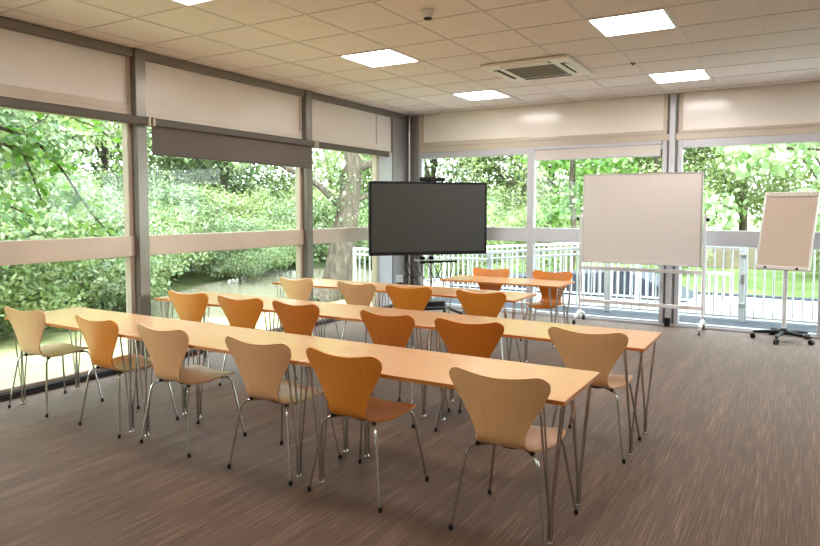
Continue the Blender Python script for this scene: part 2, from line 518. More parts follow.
t = thing('air_conditioner', 'white square air conditioning cassette with grey grille set in the ceiling', 'air conditioner', (-2.50, 6.97, ZC))
MB().box(-.475, .475, -.475, .475, -.035, .0, .012).build('body', M['ac_white'], t)
MB().box(-.27, .27, -.27, .27, -.042, -.034, .004).build('intake_grille', M['ac_grille'], t)
gm = MB()
for i in range(15):
    y = -.245 + i * .035
    gm.box(-.255, .255, y - .004, y + .004, -.047, -.041)
gm.build('grille_slats', M['ac_grille'], t)
for k in range(4):
    Mr = Matrix.Rotation(k * PI / 2, 4, 'Z')
    MB().box(-.27, .27, .335, .395, -.0375, -.030, 0, Mr).build('air_outlet', M['ac_dark'], t)
    MB().box(-.25, .25, .375, .425, -.046, -.036, .004, Mr).build('louver_flap', M['ac_white'], t)

t = thing('smoke_detector', 'small round white smoke detector on the ceiling', 'smoke detector', (-2.53, 4.56, ZC))
MB().lathe((0, 0, 0), [(.052, .002), (.055, -.012), (.050, -.022), (.036, -.026)]).build('base', M['ac_white'], t)
MB().lathe((0, 0, 0), [(.036, -.024), (.040, -.034), (.038, -.05), (.024, -.062)]).build('head', M['ac_white'], t)
MB().lathe((0, 0, 0), [(.030, -.054), (.033, -.058), (.033, -.064), (.028, -.068)]).build('sensor_chamber', M['ac_dark'], t)
t = thing('ceiling_sprinkler', 'tiny dark round fitting on a ceiling tile near the whiteboard', 'fitting', (-1.55, 7.25, ZC))
MB().lathe((0, 0, 0), [(.028, .003), (.028, -.006), (.014, -.010), (.012, -.022), (.004, -.024)]).build('body', M['grey_plastic'], t)

# ---------------------------------------------------------------- chair
def chair_shell():
    prof = [(.245, .418), (.225, .434), (.19, .445), (.10, .448), (.0, .440), (-.08, .434), (-.14, .437), (-.182, .458),
            (-.206, .50), (-.221, .56), (-.237, .645), (-.253, .73), (-.271, .820)]
    pts = bez([(0, y, z) for y, z in prof], 8)
    s = [0.0]
    for a, b in zip(pts, pts[1:]): s.append(s[-1] + (b - a).length)
    T = s[-1]
    sy = np.array([p.y for p in pts]); sz = np.array([p.z for p in pts]); s = np.array(s)
    ws = np.array([0, .06, .16, .26, .34, .41, .455, .50, .56, .62, .68, .72, .76, .80, 1.0])
    ww = np.array([.172, .198, .216, .212, .182, .140, .123, .123, .146, .180, .215, .238, .257, .268, .272])
    nu, nv = 30, 46
    def wid(x):
        # smooth interpolation
        return np.mean([np.interp(x + d, ws, ww) for d in (-.03, -.015, 0, .015, .03)])
    grid = np.zeros((nv + 1, nu + 1, 3))
    for j in range(nu + 1):
        u = -1 + 2 * j / nu
        u = math.sin(u * PI / 2) * .55 + u * .45
        au = abs(u)
        e = max(0, (au - .72) / .28)
        top = T - .066 * (1 - math.sqrt(max(0, 1 - e * e))) - .026 * (max(0, 1 - (au / .78) ** 2)) ** 1.2
        e2 = max(0, (au - .55) / .45)
        bot = .075 * (1 - math.sqrt(max(0, 1 - e2 * e2)))
        for i in range(nv + 1):
            q = bot + (top - bot) * i / nv
            w = wid(q)
            y, z = np.interp(q, s, sy), np.interp(q, s, sz)
            k = min(1, max(0, (q - .46) / .2))          # backrest wraps forward, seat dishes down
            y += k * .030 * au ** 2
            ks = min(1, max(0, (.40 - q) / .15))
            z += ks * .012 * (au ** 2 - .6)
            grid[i, j] = (u * w, y, z)
    du = np.gradient(grid, axis=1); dv = np.gradient(grid, axis=0)
    nrm = np.cross(du, dv); nrm /= np.linalg.norm(nrm, axis=2, keepdims=True) + 1e-9
    h = .0045
    A = (grid + nrm * h).reshape(-1, 3); B = (grid - nrm * h).reshape(-1, 3)
    n = len(A)
    fs = []
    W = nu + 1
    for i in range(nv):
        for j in range(nu):
            a = i * W + j
            fs.append((a, a + 1, a + W + 1, a + W))
            fs.append((n + a, n + a + W, n + a + W + 1, n + a + 1))
    rim = [j for j in range(W)] + [i * W + nu for i in range(1, nv + 1)] + [nv * W + j for j in range(nu - 1, -1, -1)] + [i * W for i in range(nv - 1, 0, -1)]
    for a, b in zip(rim, rim[1:] + rim[:1]): fs.append((a, n + a, n + b, b))
    mb = MB(); mb.add([tuple(map(float, p)) for p in np.vstack([A, B])], fs)
    return mb

def make_chair():
    t = thing('shell_chair', None, 'chair')
    chair_shell().build('shell', M['shell_amber'], t, angle=50)
    MB().lathe((0, -.01, 0), [(.02, .405), (.085, .407), (.092, .415), (.092, .426), (.03, .433)], 24).build('mounting_plate', M['black'], t)
    for sx in (-1, 1):
        for sy in (-1, 1):
            hub = (sx * .03, -.01 + sy * .03, .417)
            knee = (sx * .178, sy * .172 - (.012 if sy < 0 else -.005), .424 if sy > 0 else .420)
            foot = (sx * .242, sy * .236, .012)
            lg = MB().tube(fillet([hub, knee, foot], .05, 7), .0075, 8).build('leg', M['steel'], t)
            MB().lathe((foot[0], foot[1], 0), [(.010, 0), (.0115, .005), (.0105, .024), (.008, .027)], 10).build('foot_cap', M['black'], lg)
            pad = (Vector(hub) * .25 + Vector(knee) * .75)
            MB().lathe((pad.x, pad.y, pad.z), [(.011, -.004), (.013, .004), (.010, .014)], 10).build('rubber_spacer', M['black'], lg)
    return t

chair0 = make_chair()
def set_shell(r, m):
    for ch in r.children:
        if ch.name.startswith('shell'):
            ch.material_slots[0].link = 'OBJECT'
            ch.material_slots[0].material = m
rows = [
  ('chairs at the front table row', [
    (-5.095, 3.040, 2, 'shell_pale', 'pale beech shell chair at the front table row, first from the glass wall'),
    (-4.200, 3.050, -3, 'shell_amber', 'amber shell chair at the front table row, second from the glass wall'),
    (-3.510, 3.045, -2, 'shell_pale', 'pale beech shell chair at the front table row, third from the glass wall'),
    (-2.685, 3.040, 0, 'shell_pale', 'pale beech shell chair at the front table row, fourth from the glass wall'),
    (-2.055, 3.030, -2, 'shell_amber', 'bright amber shell chair at the front row, second from its open carpet end'),
    (-1.180, 3.045, 0, 'shell_honey', 'honey shell chair at the front row end nearest the open carpet')]),
  ('chairs at the second table row', [
    (-4.830, 4.380, 2, 'shell_amber', 'amber shell chair at the second table row, first from the glass wall'),
    (-4.170, 4.370, 4, 'shell_amber', 'amber shell chair at the second table row, second from the glass wall'),
    (-3.505, 4.350, -2, 'shell_deep', 'deep orange shell chair at the second table row, third from the glass wall'),
    (-2.560, 4.280, -6, 'shell_deep', 'deep amber shell chair at the second table row, fourth from the glass wall'),
    (-1.945, 4.290, 5, 'shell_deep', 'deep amber shell chair at the second row, second from its open carpet end'),
    (-1.125, 4.350, 0, 'shell_honey', 'pale tan shell chair at the open carpet end of the second row')]),
  ('chairs at the third table row', [
    (-4.750, 5.830, -4, 'shell_honey', 'honey shell chair at the third table row, first from the glass wall'),
    (-3.930, 5.820, -3, 'shell_pale', 'pale beech shell chair at the third table row, second from the glass wall'),
    (-3.330, 5.810, 6, 'shell_amber', 'amber shell chair at the third table row, below the big screen'),
    (-2.530, 5.820, 1, 'shell_amber', 'tan amber shell chair at the third row, at its open carpet end')]),
  ('chairs behind the short front desk', [
    (-3.395, 7.620, 184, 'shell_amber', 'orange shell chair behind the short presenter table, on the screen side'),
    (-2.585, 7.640, 183, 'shell_amber', 'orange shell chair behind the short presenter table, on the whiteboard side')]),
]
first = True
for grp, lst in rows:
    for x, y, a, tone, lab in lst:
        if first:
            r = chair0; r.location = (x, y, 0); r.rotation_euler = (0, 0, math.radians(a)); first = False
            r['label'] = lab; r['group'] = grp
        else:
            r = dup(chair0, (x, y, 0), math.radians(a), lab, grp)
        set_shell(r, M[tone])

# ---------------------------------------------------------------- table
TZ, TL, TD = .712, 1.525, .62
def make_table():
    t = thing('seminar_table', None, 'table')
    top = MB().box(-TL / 2 + .0015, TL / 2 - .0015, -TD / 2, TD / 2, TZ - .020, TZ, .003).build('tabletop', M['beech_top'], t)
    e = MB(); b = .0015
    e.box(-TL / 2, TL / 2, -TD / 2 - b, -TD / 2 + .001, TZ - .022, TZ - .002)
    e.box(-TL / 2, TL / 2, TD / 2 - .001, TD / 2 + b, TZ - .022, TZ - .002)
    e.box(-TL / 2, -TL / 2 + .004, -TD / 2, TD / 2, TZ - .022, TZ - .002)
    e.box(TL / 2 - .004, TL / 2, -TD / 2, TD / 2, TZ - .022, TZ - .002)
    e.build('edge_band', M['beech_edge'], top)
    for sx in (-1, 1):
        for sy in (-1, 1):
            fx, fy = sx * (TL / 2 - .083), sy * (TD / 2 - .078)
            l = MB()
            z1 = TZ - .026
            # two hairpin loops whose four rods run together into one foot
            for d in (-1, 1):
                ax, ay = d * .052, d * .004
                nx, ny = -ay, ax
                q = .034 / math.hypot(nx, ny)
                nx, ny = nx * q, ny * q
                lo = .006
                a0 = (fx + d * .006 + nx * .35, fy + ny * .35, .012); b0 = (fx + d * .006 - nx * .35, fy - ny * .35, .012)
                a1 = (fx + ax + nx, fy + ay + ny, z1); b1 = (fx + ax - nx, fy + ay - ny, z1)
                # straight bundle low down, then opening out
                am = (fx + d * .007 + nx * .35, fy + ny * .35, .17); bm = (fx + d * .007 - nx * .35, fy - ny * .35, .17)
                l.tube(fillet([a0, am, a1, b1, bm, b0], .025, 4), .0055, 7)
            lg = l.build('leg', M['steel'], t)
            MB().lathe((fx, fy, 0), [(.018, 0), (.018, .006), (.013, .014), (.012, .03)], 12).build('glide', M['steel'], lg)
            MB().box(fx - .075, fx + .075, fy - .05, fy + .05, TZ - .026, TZ - .021, .001).build('fixing_plate', M['steel'], lg)
    return t
table0 = make_table()
tabs = [
  ('tables of the front row', -5.45, 2.85, 3, ['front row table touching the glass wall, at which two chairs stand',
      'middle table of the front row', 'front row table with its end out on the open carpet']),
  ('tables of the second row', -5.37, 4.21, 3, ['second row table standing against the glass wall post', 'middle table of the second row',
      'second row table with its end out on the open carpet']),
  ('tables of the third row', -5.34, 5.84, 2, ['third row table at the glass wall, in front of the tree trunk', 'third row table whose end is in front of the presenter desk']),
]
first = True
for grp, x0, y0, n, labs in tabs:
    for i in range(n):
        loc = (x0 + TL * (i + .5), y0 + TD / 2, 0)
        lab = 'long beech ' + labs[i] if 'row table' in labs[i] else 'beech table with hairpin legs, ' + labs[i]
        if first:
            table0.location = loc; table0['label'] = lab; table0['group'] = grp; first = False
        else:
            dup(table0, loc, 0, lab, grp)
tp = dup(table0, (-3.055, 7.50, 0), 0, 'short beech presenter table standing alone between screen and whiteboard')
del tp['group']

# ---------------------------------------------------------------- screen on its stand
ta = math.radians(47.5)
t = thing('presentation_screen', 'huge black flat screen on a wheeled stand in the glass corner', 'screen', (-4.64, 8.41, 0), ta)
sw, sh, zb = .90, .53, .915
bd = MB().box(-sw, sw, -.035, .035, zb, zb + 2 * sh, .008).build('display_body', M['black'], t)
bz = MB()
for x0, x1, z0, z1 in ((-sw, sw, zb, zb + .05), (-sw, sw, zb + 2 * sh - .034, zb + 2 * sh), (-sw, -sw + .034, zb, zb + 2 * sh), (sw - .034, sw, zb, zb + 2 * sh)):
    bz.box(x0, x1, -.041, -.030, z0, z1, .003)
bz.build('bezel', M['black'], t)
MB().box(-sw + .03, sw - .03, -.0385, -.033, zb + .045, zb + 2 * sh - .03).build('screen_glass', M['tvscreen'], t, smooth=False)
MB().box(-.03, .03, -.046, -.034, zb - .012, zb + .004, .002).build('receiver_bar', M['grey_plastic'], t)
for x in (-.07, .07):
    MB().cyl((x, .10, .08), (x, .10, 1.75), .022, n=14).build('pole', M['alu'], t)
    for z in (.86, .80):
        MB().box(x - .035, x + .035, .06, .14, z - .022, z + .022, .006).build('clamp', M['black'], t)
MB().box(-.40, .40, .035, .10, 1.30, 1.60, .005).build('mounting_bracket', M['black_metal'], t)
MB().box(-.20, .36, -.22, .10, .825, .840, .005).build('shelf', M['alu'], t)
MB().box(-.20, .36, -.225, -.215, .812, .842, .003).build('shelf_lip', M['black'], t)
for sx in (-1, 1):
    f = MB().box(sx * .36 - .03, sx * .36 + .03, -.42, .36, .075, .12, .012).build('base_foot', M['black_metal'], t)
    for y in (-.38, .32):
        w = MB().cyl((sx * .36 - .014, y, .034), (sx * .36 + .014, y, .034), .034, n=16)
        w.build('caster', M['black'], f)
        MB().box(sx * .36 - .02, sx * .36 + .02, y - .02, y + .02, .055, .08, .004).build('caster_fork', M['grey_plastic'], f)
MB().box(-.36, .36, .07, .13, .08, .125, .01).build('base_crossbar', M['black_metal'], t)
MB().box(-.22, .22, -.13, .05, .16, .24, .01).build('equipment_box', M['black'], t)
for k, (xa, xb, sag) in enumerate([(-.28, .05, .35), (-.15, .20, .28), (.02, .30, .40), (-.32, -.1, .22), (.1, .38, .33)]):
    pts = bez([(xa, .05, .93), (xa - .03, .02, .80 - .1 * k % .2), ((xa + xb) / 2, -.05, .80 - sag), (xb, .04, .70), (xb - .02, .08, .92)], 7)
    MB().tube(pts, .006, 6).build('cable', M['black'], t)
t2 = thing('video_bar', 'slim black conference camera bar perched on top of the big screen', 'camera', (-4.605, 8.45, zb + 2 * sh), ta)
MB().box(-.20, .20, -.03, .03, .004, .068, .02).build('bar_body', M['black'], t2)
MB().cyl((0, -.045, .036), (0, .0, .036), .036, n=20).build('camera_lens', M['black'], t2)
MB().box(-.06, .06, -.028, .028, 0, .008, .002).build('mount_foot', M['black'], t2)

t = thing('plug_adapter', 'small white plug adapter with black cable beside the corner post', 'adapter', (-5.33, 8.72, 0), .7)
MB().cyl((0, 0, 0), (0, 0, .44), .012, n=10).build('pole', M['grey_plastic'], t)
MB().lathe((0, 0, 0), [(.07, 0), (.07, .012), (.02, .02)], 18).build('base', M['black'], t)
MB().box(-.05, .05, -.035, .035, .44, .55, .008).build('adapter_body', M['white_metal'], t)
MB().box(-.04, .04, -.03, .03, .36, .44, .006).build('socket_block', M['black'], t)
MB().tube(bez([(.05, 0, .50), (.16, .02, .55), (.22, .03, .45), (.18, .0, .25), (.1, .0, .02)], 7), .007, 6).build('cable', M['black'], t)

# ---------------------------------------------------------------- whiteboard
t = thing('mobile_whiteboard', 'large whiteboard on a white wheeled frame by the far window', 'whiteboard', (-1.81, 9.10, 0), math.radians(0))
hw, z0, z1 = .765, .845, 2.06
MB().box(-hw + .02, hw - .02, -.012, .012, z0 + .02, z1 - .02).build('board_panel', M['board'], t)
f = MB()
f.box(-hw, hw, -.018, .018, z1 - .022, z1, .004).box(-hw, hw, -.018, .018, z0, z0 + .022, .004)
f.box(-hw, -hw + .02, -.018, .018, z0, z1, .004).box(hw - .02, hw, -.018, .018, z0, z1, .004)
f.build('board_frame', M['alu'], t)
MB().box(-.60, .60, -.075, -.018, z0 + .004, z0 + .014, .003).build('pen_tray', M['alu'], t)
for sx in (-1, 1):
    x = sx * (hw + .028)
    MB().box(x - .016, x + .016, -.016, .016, .10, 1.52, .005).build('upright', M['white_metal'], t)
    MB().cyl((x - sx * .03, 0, 1.45), (x + sx * .02, 0, 1.45), .014, n=12).build('pivot', M['alu'], t)
    MB().cyl((x + sx * .018, 0, 1.45), (x + sx * .055, 0, 1.45), .030, .022, n=14).build('locking_knob', M['black'], t)
    ft = MB().tube(fillet([(x, -.25, .095), (x, -.12, .125), (x, 0, .16), (x, .12, .125), (x, .22, .095)], .05), .022, 10).build('foot', M['white_metal'], t)
    for y in (-.25, .22):
        MB().cyl((x - .013, y, .036), (x + .013, y, .036), .036, n=16).build('caster', M['black'] if sx < 0 else M['grey_plastic'], ft)
        MB().box(x - .019, x + .019, y - .022, y + .022, .05, .085, .005).build('caster_fork', M['alu'], ft)
MB().box(-hw - .02, hw + .02, -.014, .014, .745, .795, .005).build('cross_rail', M['white_metal'], t)
MB().box(-hw - .02, hw + .02, -.014, .014, .285, .335, .005).build('cross_rail', M['white_metal'], t)

# ---------------------------------------------------------------- flip chart
t = thing('flip_chart', 'flip chart easel with beige pad on a pole and black star base', 'flip chart', (-.13, 8.97, 0), math.radians(-15))
Mt = Matrix.Translation((0, -.05, .86)) @ Matrix.Rotation(math.radians(-17), 4, 'X')
H = .96; W2 = .285
MB().box(-W2, W2, -.008, .008, 0, H, .003, Mt).build('board_panel', M['alu'], t)
f = MB()
for xs in (-W2 - .008, W2 - .014):
    MB().box(xs, xs + .022, -.016, .014, 0, H, .004, Mt).build('side_frame', M['alu'], t)
MB().box(-W2 + .016, W2 - .016, -.014, -.007, .045, H - .05, 0, Mt).build('paper_pad', M['paper'], t, smooth=False)
MB().box(-W2, W2, -.026, -.006, H - .055, H + .004, .006, Mt).build('clamp_bar', M['rail_far'], t)
MB().box(-W2, W2, -.055, -.006, -.004, .040, .006, Mt).build('pen_tray', M['board'], t)
for x in (-.17, .17):
    MB().cyl(Mt @ Vector((x, -.066, .012)), Mt @ Vector((x, -.052, .012)), .015, n=14).build('tray_knob', M['black'], t)
MB().cyl((0, .10, .10), (0, .10, 1.10), .024, n=16).build('pole', M['white_metal'], t)
MB().box(-.05, .05, -.01, .05, -.05, .0, .006, Mt @ Matrix.Translation((0, .02, .32))).build('tilt_bracket', M['black'], t)
MB().lathe((0, .10, 0), [(.05, .075), (.055, .09), (.05, .125), (.028, .15)], 18).build('base_hub', M['black'], t)
for k in range(5):
    a = math.radians(-90 + 72 * k + 3)
    e = (math.cos(a) * .33, .10 + math.sin(a) * .33)
    ar = MB().tube([(math.cos(a) * .03, .10 + math.sin(a) * .03, .10), (e[0] * .6, .10 + (e[1] - .10) * .6, .094), (e[0], e[1], .082)], [.026, .022, .015], 10).build('base_arm', M['black'], t)
    n_ = Vector((-math.sin(a), math.cos(a), 0))
    p = Vector((e[0], e[1], .03))
    for d in (-1, 1):
        MB().cyl(p + n_ * d * .006, p + n_ * d * .024, .030, n=16).build('caster', M['black'], ar)

# door stop at the foot of the far post
t = thing('door_stop', 'small black floor bolt box at the foot of the far post', 'door stop', (-1.475, YF - .075, 0))
MB().box(-.035, .035, -.028, .028, 0, .12, .006).build('housing', M['black'], t)
MB().cyl((.0, -.005, .118), (.0, -.005, .16), .008, n=10).build('bolt', M['alu'], t)

# ================================================================ outside
def ground():
    nx, ny = 90, 90
    xs = np.linspace(-60, 40, nx); ys = np.linspace(-30, 70, ny)
    vs = []
    for y in ys:
        for x in xs:
            px_, py_ = x + 11.1, y - 12.6
            d = math.hypot((px_ * .93 + py_ * .36) / 2.3, (-px_ * .36 + py_ * .93) / 5.6)
            z = -.10 - .55 * math.exp(-d ** 4)
            z += .012 * max(0, -x - 16) ** 1.5 + .006 * max(0, y - 24) ** 1.3
            if -5.75 < x < 5 and -4 < y < 9.6: z = -.3
            vs.append((x, y, z + .03 * math.sin(x * .9) * math.sin(y * .7) * (1 if x < -8 or y > 14 else 0)))
    fs = [(j * nx + i, j * nx + i + 1, (j + 1) * nx + i + 1, (j + 1) * nx + i) for j in range(ny - 1) for i in range(nx - 1)]
    mb = MB(); mb.add(vs, fs)
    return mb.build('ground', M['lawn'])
tag(ground(), kind='structure')
pv = [(-11.1 + .93 * 2.5 * math.cos(a) * (1 + .12 * math.sin(3 * a)) - .36 * 5.9 * math.sin(a), 12.6 + .36 * 2.5 * math.cos(a) + .93 * 5.9 * math.sin(a), -.34) for a in [2 * PI * k / 40 for k in range(40)]]
mb = MB(); mb.add(pv, [tuple(range(40))])
o = mb.build('pond', M['water'], smooth=False); o['kind'] = 'structure'
o = MB().box(-7.4, 6, YF + 1.18, 13.4, -.2, -.02).build('path', M['concrete'], smooth=False); o['kind'] = 'structure'
dk = MB()
for k in range(8):
    y = YF + .13 + k * .13
    dk.box(-5.6, 6, y, y + .124, -.12, -.005, .004)
o = dk.build('terrace_boards', M['deck']); o['kind'] = 'structure'
o = MB().box(-7.4, 6, 13.4, 13.5, -.2, .03, .01).build('path_kerb', M['deck']); o['kind'] = 'structure'

def railing(label, x0, x1, y, top, n, double=False, slope=0.0, name='metal_railing'):
    t = thing(name, label, 'railing', (x0, y, -.02), group='white metal railings outside the far windows')
    L = x1 - x0
    zt = lambda x: top + slope * x / L
    MB().tube([(0, 0, zt(0)), (L, 0, zt(L))], .024, 10).build('handrail', M['white_metal'], t)
    if double:
        MB().tube([(0, -.03, zt(0) - .10), (L, -.03, zt(L) - .10)], .02, 10).build('handrail', M['white_metal'], t)
    MB().box(0, L, -.012, .012, .06, .09, .003).build('bottom_rail', M['white_metal'], t)
    for x in (0.0, L):
        MB().box(x - .025, x + .025, -.025, .025, 0, zt(x) + .03, .004).build('post', M['white_metal'], t)
    for k in range(1, n):
        x = L * k / n
        MB().cyl((x, 0, .08), (x, 0, zt(x) - .01), .0125, n=8).build('baluster', M['white_metal'], t)
    return t
YR = 10.36
railing('white metal railing outside the corner windows behind the big screen', -7.35, -4.55, YR, .84, 24, True)
railing('white railing with rising handrail outside the window behind the presenter table', -4.50, -2.55, YR, .86, 17, True, .16)
railing('white railing outside directly behind the whiteboard', -2.50, -.67, YR, 1.06, 16)
railing('white railing outside the window behind the flip chart', -.61, 1.5, YR, 1.08, 18)
t = railing('pale ramp railing standing further out behind the presenter table', -6.2, -2.4, 11.9, .80, 36, True, .25)
t = railing('distant white railing along the ramp foot behind the whiteboard', -2.35, -.9, 11.9, .55, 13)
t = thing('access_ramp', 'dark sided access ramp seen between the whiteboard rails', 'ramp', (-6.2, 12.1, -.02))
mb = MB(); mb.add([(0, 0, 0), (4.6, 0, 0), (4.6, 1.2, 0), (0, 1.2, 0), (0, 0, .12), (3.6, 0, .50), (3.6, 1.2, .50), (0, 1.2, .12), (4.6, 0, .05), (4.6, 1.2, .05)],
   [(0, 1, 8, 5, 4), (3, 7, 6, 9, 2), (4, 5, 6, 7), (5, 8, 9, 6), (0, 4, 7, 3), (1, 2, 9, 8)])
mb.build('ramp_slab', M['deck'], t, smooth=False)
t = thing('gate_post', 'stout white gate post with hinges in the railing beside the flip chart', 'gate post', (-.64, YR, -.02))
MB().box(-.024, .024, -.08, -.035, 0, 1.16, .005).build('post', M['white_metal'], t)
for z in (.25, .95):
    MB().box(-.045, .045, -.092, -.078, z - .03, z + .03, .004).build('hinge', M['alu'], t)
MB().box(-.03, .03, -.10, -.078, .55, .70, .006).build('latch', M['alu'], t)
# boundary fence beyond the lawn
for k in range(5):
    t = thing('board_fence', 'weathered tan board fence panel across the lawn beyond the railings', 'fence', (-7.0 + k * 2.6, 21.0, 0), group='fence panels across the lawn')
    mb = MB()
    for j in range(17): mb.box(.05 + j * .147, .05 + j * .147 + .138, -.012, .012, -.1, .85 + .01 * (j % 3), .003)
    mb.build('boards', M['fence'], t)
    for x in (.03, 2.57): MB().box(x - .05, x + .05, .0, .10, -.2, .9, .005).build('post', M['fence'], t)

# ---------------------------------------------------------------- plants
rng = np.random.default_rng(11)
def leaves_mesh(centres, sizes, per, leaf, seed, flat=.55, asp=.5, name='foliage', m=None, parent=None, bend=.15):
    """many small pointed leaves gathered round the given centres"""
    g = np.random.default_rng(seed)
    C = np.repeat(np.array(centres, float), per, axis=0)
    R = np.repeat(np.array(sizes, float), per, axis=0)
    n = len(C)
    d = g.normal(size=(n, 3)); d /= np.linalg.norm(d, axis=1, keepdims=True)
    rad = g.random(n) ** .5
    P = C + d * R * rad[:, None]
    # leaf plane: mostly facing up and outward
    nrm = d * .6 + np.array([0, 0, flat]) + g.normal(size=(n, 3)) * .55
    nrm /= np.linalg.norm(nrm, axis=1, keepdims=True)
    t = np.cross(nrm, g.normal(size=(n, 3))); t /= np.linalg.norm(t, axis=1, keepdims=True)
    t[:, 2] -= .25; t /= np.linalg.norm(t, axis=1, keepdims=True)
    s = np.cross(nrm, t); s /= np.linalg.norm(s, axis=1, keepdims=True)
    L = (leaf * (.6 + .7 * g.random(n)))[:, None]
    W = L * asp * .5
    v = np.empty((n, 6, 3))
    v[:, 0] = P
    v[:, 1] = P + t * L * .35 + s * W - nrm * L * bend * .3
    v[:, 2] = P + t * L * .72 + s * W * .72 - nrm * L * bend * .7
    v[:, 3] = P + t * L - nrm * L * bend
    v[:, 4] = P + t * L * .72 - s * W * .72 - nrm * L * bend * .7
    v[:, 5] = P + t * L * .35 - s * W - nrm * L * bend * .3
    me = bpy.data.meshes.new(name)
    me.vertices.add(n * 6); me.vertices.foreach_set('co', v.reshape(-1).astype(np.float32))
    me.loops.add(n * 6); me.loops.foreach_set('vertex_index', np.arange(n * 6, dtype=np.int32))
    me.polygons.add(n)
    me.polygons.foreach_set('loop_start', np.arange(n, dtype=np.int32) * 6)
    me.update(calc_edges=True)
    me.materials.append(m)
    o = bpy.data.objects.new(name, me); COL.objects.link(o)
    if parent is not None: o.parent = parent
    return o

def make_tree(name, label, cat, group, m, h, cr, nclump, per, leaf, seed, base=.25, trunk_r=.16):
    """trunk, limbs reaching to leaf clumps, leaves"""
    g = np.random.default_rng(seed)
    t = thing(name, label, cat, group=group)
    zc = h * (base + 1) / 2; rz = h * (1 - base) / 2
    cs, ss = [], []
    for _ in range(nclump):
        d = g.normal(size=3); d /= np.linalg.norm(d)
        r = .45 + .5 * g.random() ** .6
        cs.append((d[0] * cr * r, d[1] * cr * r, zc + d[2] * rz * r))
        q = cr * (.28 + .16 * g.random()); ss.append((q, q, q * .62))
    leaves_mesh(cs, ss, per, leaf, seed, m=m, parent=t)
    if trunk_r > 0:
        tr = [(0, 0, -.3), (g.normal() * .1, g.normal() * .1, h * .25), (g.normal() * .2, g.normal() * .2, h * .55), (g.normal() * .2, g.normal() * .2, h * .85)]
        pts = bez(tr, 6)
        MB().tube(pts, [trunk_r * (1 - .75 * i / (len(pts) - 1)) for i in range(len(pts))], 10).build('trunk', M['bark'], t)
        lb = MB()
        for c_ in cs[:14]:
            z = min(max(c_[2] - .3 * h, h * .12), h * .7)
            i = min(range(len(pts)), key=lambda k: abs(pts[k].z - z)); a = pts[i]
            lb.tube(bez([a, (a + Vector(c_)) / 2 + Vector((0, 0, .15)), c_], 4), [trunk_r * .4] * 3 + [trunk_r * .28] * 3 + [trunk_r * .12] * 3, 6)
        lb.build('branches', M['bark'], t)
    return t

shrubA = make_tree('round_shrub', None, 'shrub', None, M['leaf_cool'], 2.3, 1.5, 44, 300, .085, 21, base=0.0, trunk_r=.05)
shrubB = make_tree('round_shrub', None, 'shrub', None, M['leaf_mid'], 2.1, 1.5, 44, 300, .09, 22, base=0.0, trunk_r=.05)
shrubC = make_tree('round_shrub', None, 'shrub', None, M['leaf_yellow'], 2.6, 1.6, 40, 270, .09, 23, base=0.0, trunk_r=.05)
treeA = make_tree('woodland_tree', None, 'tree', None, M['leaf_cool'], 9.0, 3.6, 64, 380, .155, 31, base=.06)
treeB = make_tree('woodland_tree', None, 'tree', None, M['leaf_mid'], 10.0, 3.8, 70, 380, .155, 32, base=.08)
treeC = make_tree('woodland_tree', None, 'tree', None, M['leaf_yellow'], 8.5, 3.6, 64, 360, .16, 33, base=.05)

used = set()
def plant(src, x, y, s, rz, label, group, z=-.1):
    if src.name not in used:
        used.add(src.name)
        src.location = (x, y, z); src.rotation_euler = (0, 0, rz); src.scale = (s, s, s)
        src['label'] = label; src['group'] = group
        return src
    return dup(src, (x, y, z), rz, label, group, (s, s, s))

near = 'shrubs along the lawn beside the glass wall'
bank = 'shrubs along the pond bank'
for i, (x, y, s) in enumerate([(-9.2, .8, .95), (-8.9, 2.9, .9), (-9.1, 4.6, .95), (-9.7, 6.3, .95), (-10.9, 7.6, .9)]):
    plant([shrubB, shrubA][i % 2], x, y, s, i * 1.3, 'leafy green shrub at the lawn edge close outside the front window', near)
for i, (x, y, s) in enumerate([(-12.4, 8.0, 1.0), (-13.6, 10.3, 1.05), (-14.8, 12.6, 1.1), (-15.8, 15.0, 1.1), (-16.2, 17.6, 1.2), (-15.0, 20.2, 1.2), (-12.2, 20.9, 1.2), (-9.4, 19.4, 1.1), (-16.6, 8.4, 1.4), (-12.0, 5.6, 1.0), (-17.2, 12.4, 1.3), (-10.4, 17.6, .9), (-14.4, 16.6, .95), (-14.6, 18.6, 1.1), (-12.8, 19.2, 1.0), (-11.4, 18.6, .9), (-13.6, 14.6, .8), (-12.8, 12.8, .7)]):
    plant([shrubA, shrubB, shrubA, shrubC, shrubB][i % 5], x, y, s, i * 2.1, 'bushy shrub on the bank of the pond', bank, -.25)
wood_g = 'trees of the dense woodland around the garden'
spots = [(-12.5, -1.5, .9), (-13.0, 2.8, .95), (-14.6, 5.6, .9), (-18.5, 2.0, 1.1), (-18.5, 6.5, 1.0), (-21.0, 10.5, 1.1), (-20.5, 14.5, 1.05), (-20.0, 19.0, 1.1),
         (-17.0, 22.5, 1.0), (-13.0, 24.5, 1.05), (-9.0, 23.5, .95), (-25.5, 6.0, 1.4), (-26.5, 14.0, 1.4), (-25.0, 22.0, 1.4), (-18.0, 29.0, 1.4), (-10.0, 30.0, 1.3),
         (-4.5, 25.5, .95), (-2.0, 32.0, 1.2), (1.0, 25.0, .9), (6.0, 27.0, 1.1), (4.5, 20.5, .8), (-5.5, 33.0, 1.3), (-24.0, -3.0, 1.3)]
kinds = [treeA, treeB, treeC]
for i, (x, y, s) in enumerate(spots):
    k = kinds[[0, 1, 0, 1, 0, 2, 1, 0, 2, 1, 2, 0, 1, 0, 1, 0, 2, 1, 2, 1, 1, 0, 0][i]]
    plant(k, x, y, s, i * 1.7, 'dense leafy tree in the woodland around the garden', wood_g, -.2 + .012 * max(0, -x - 16) ** 1.5)
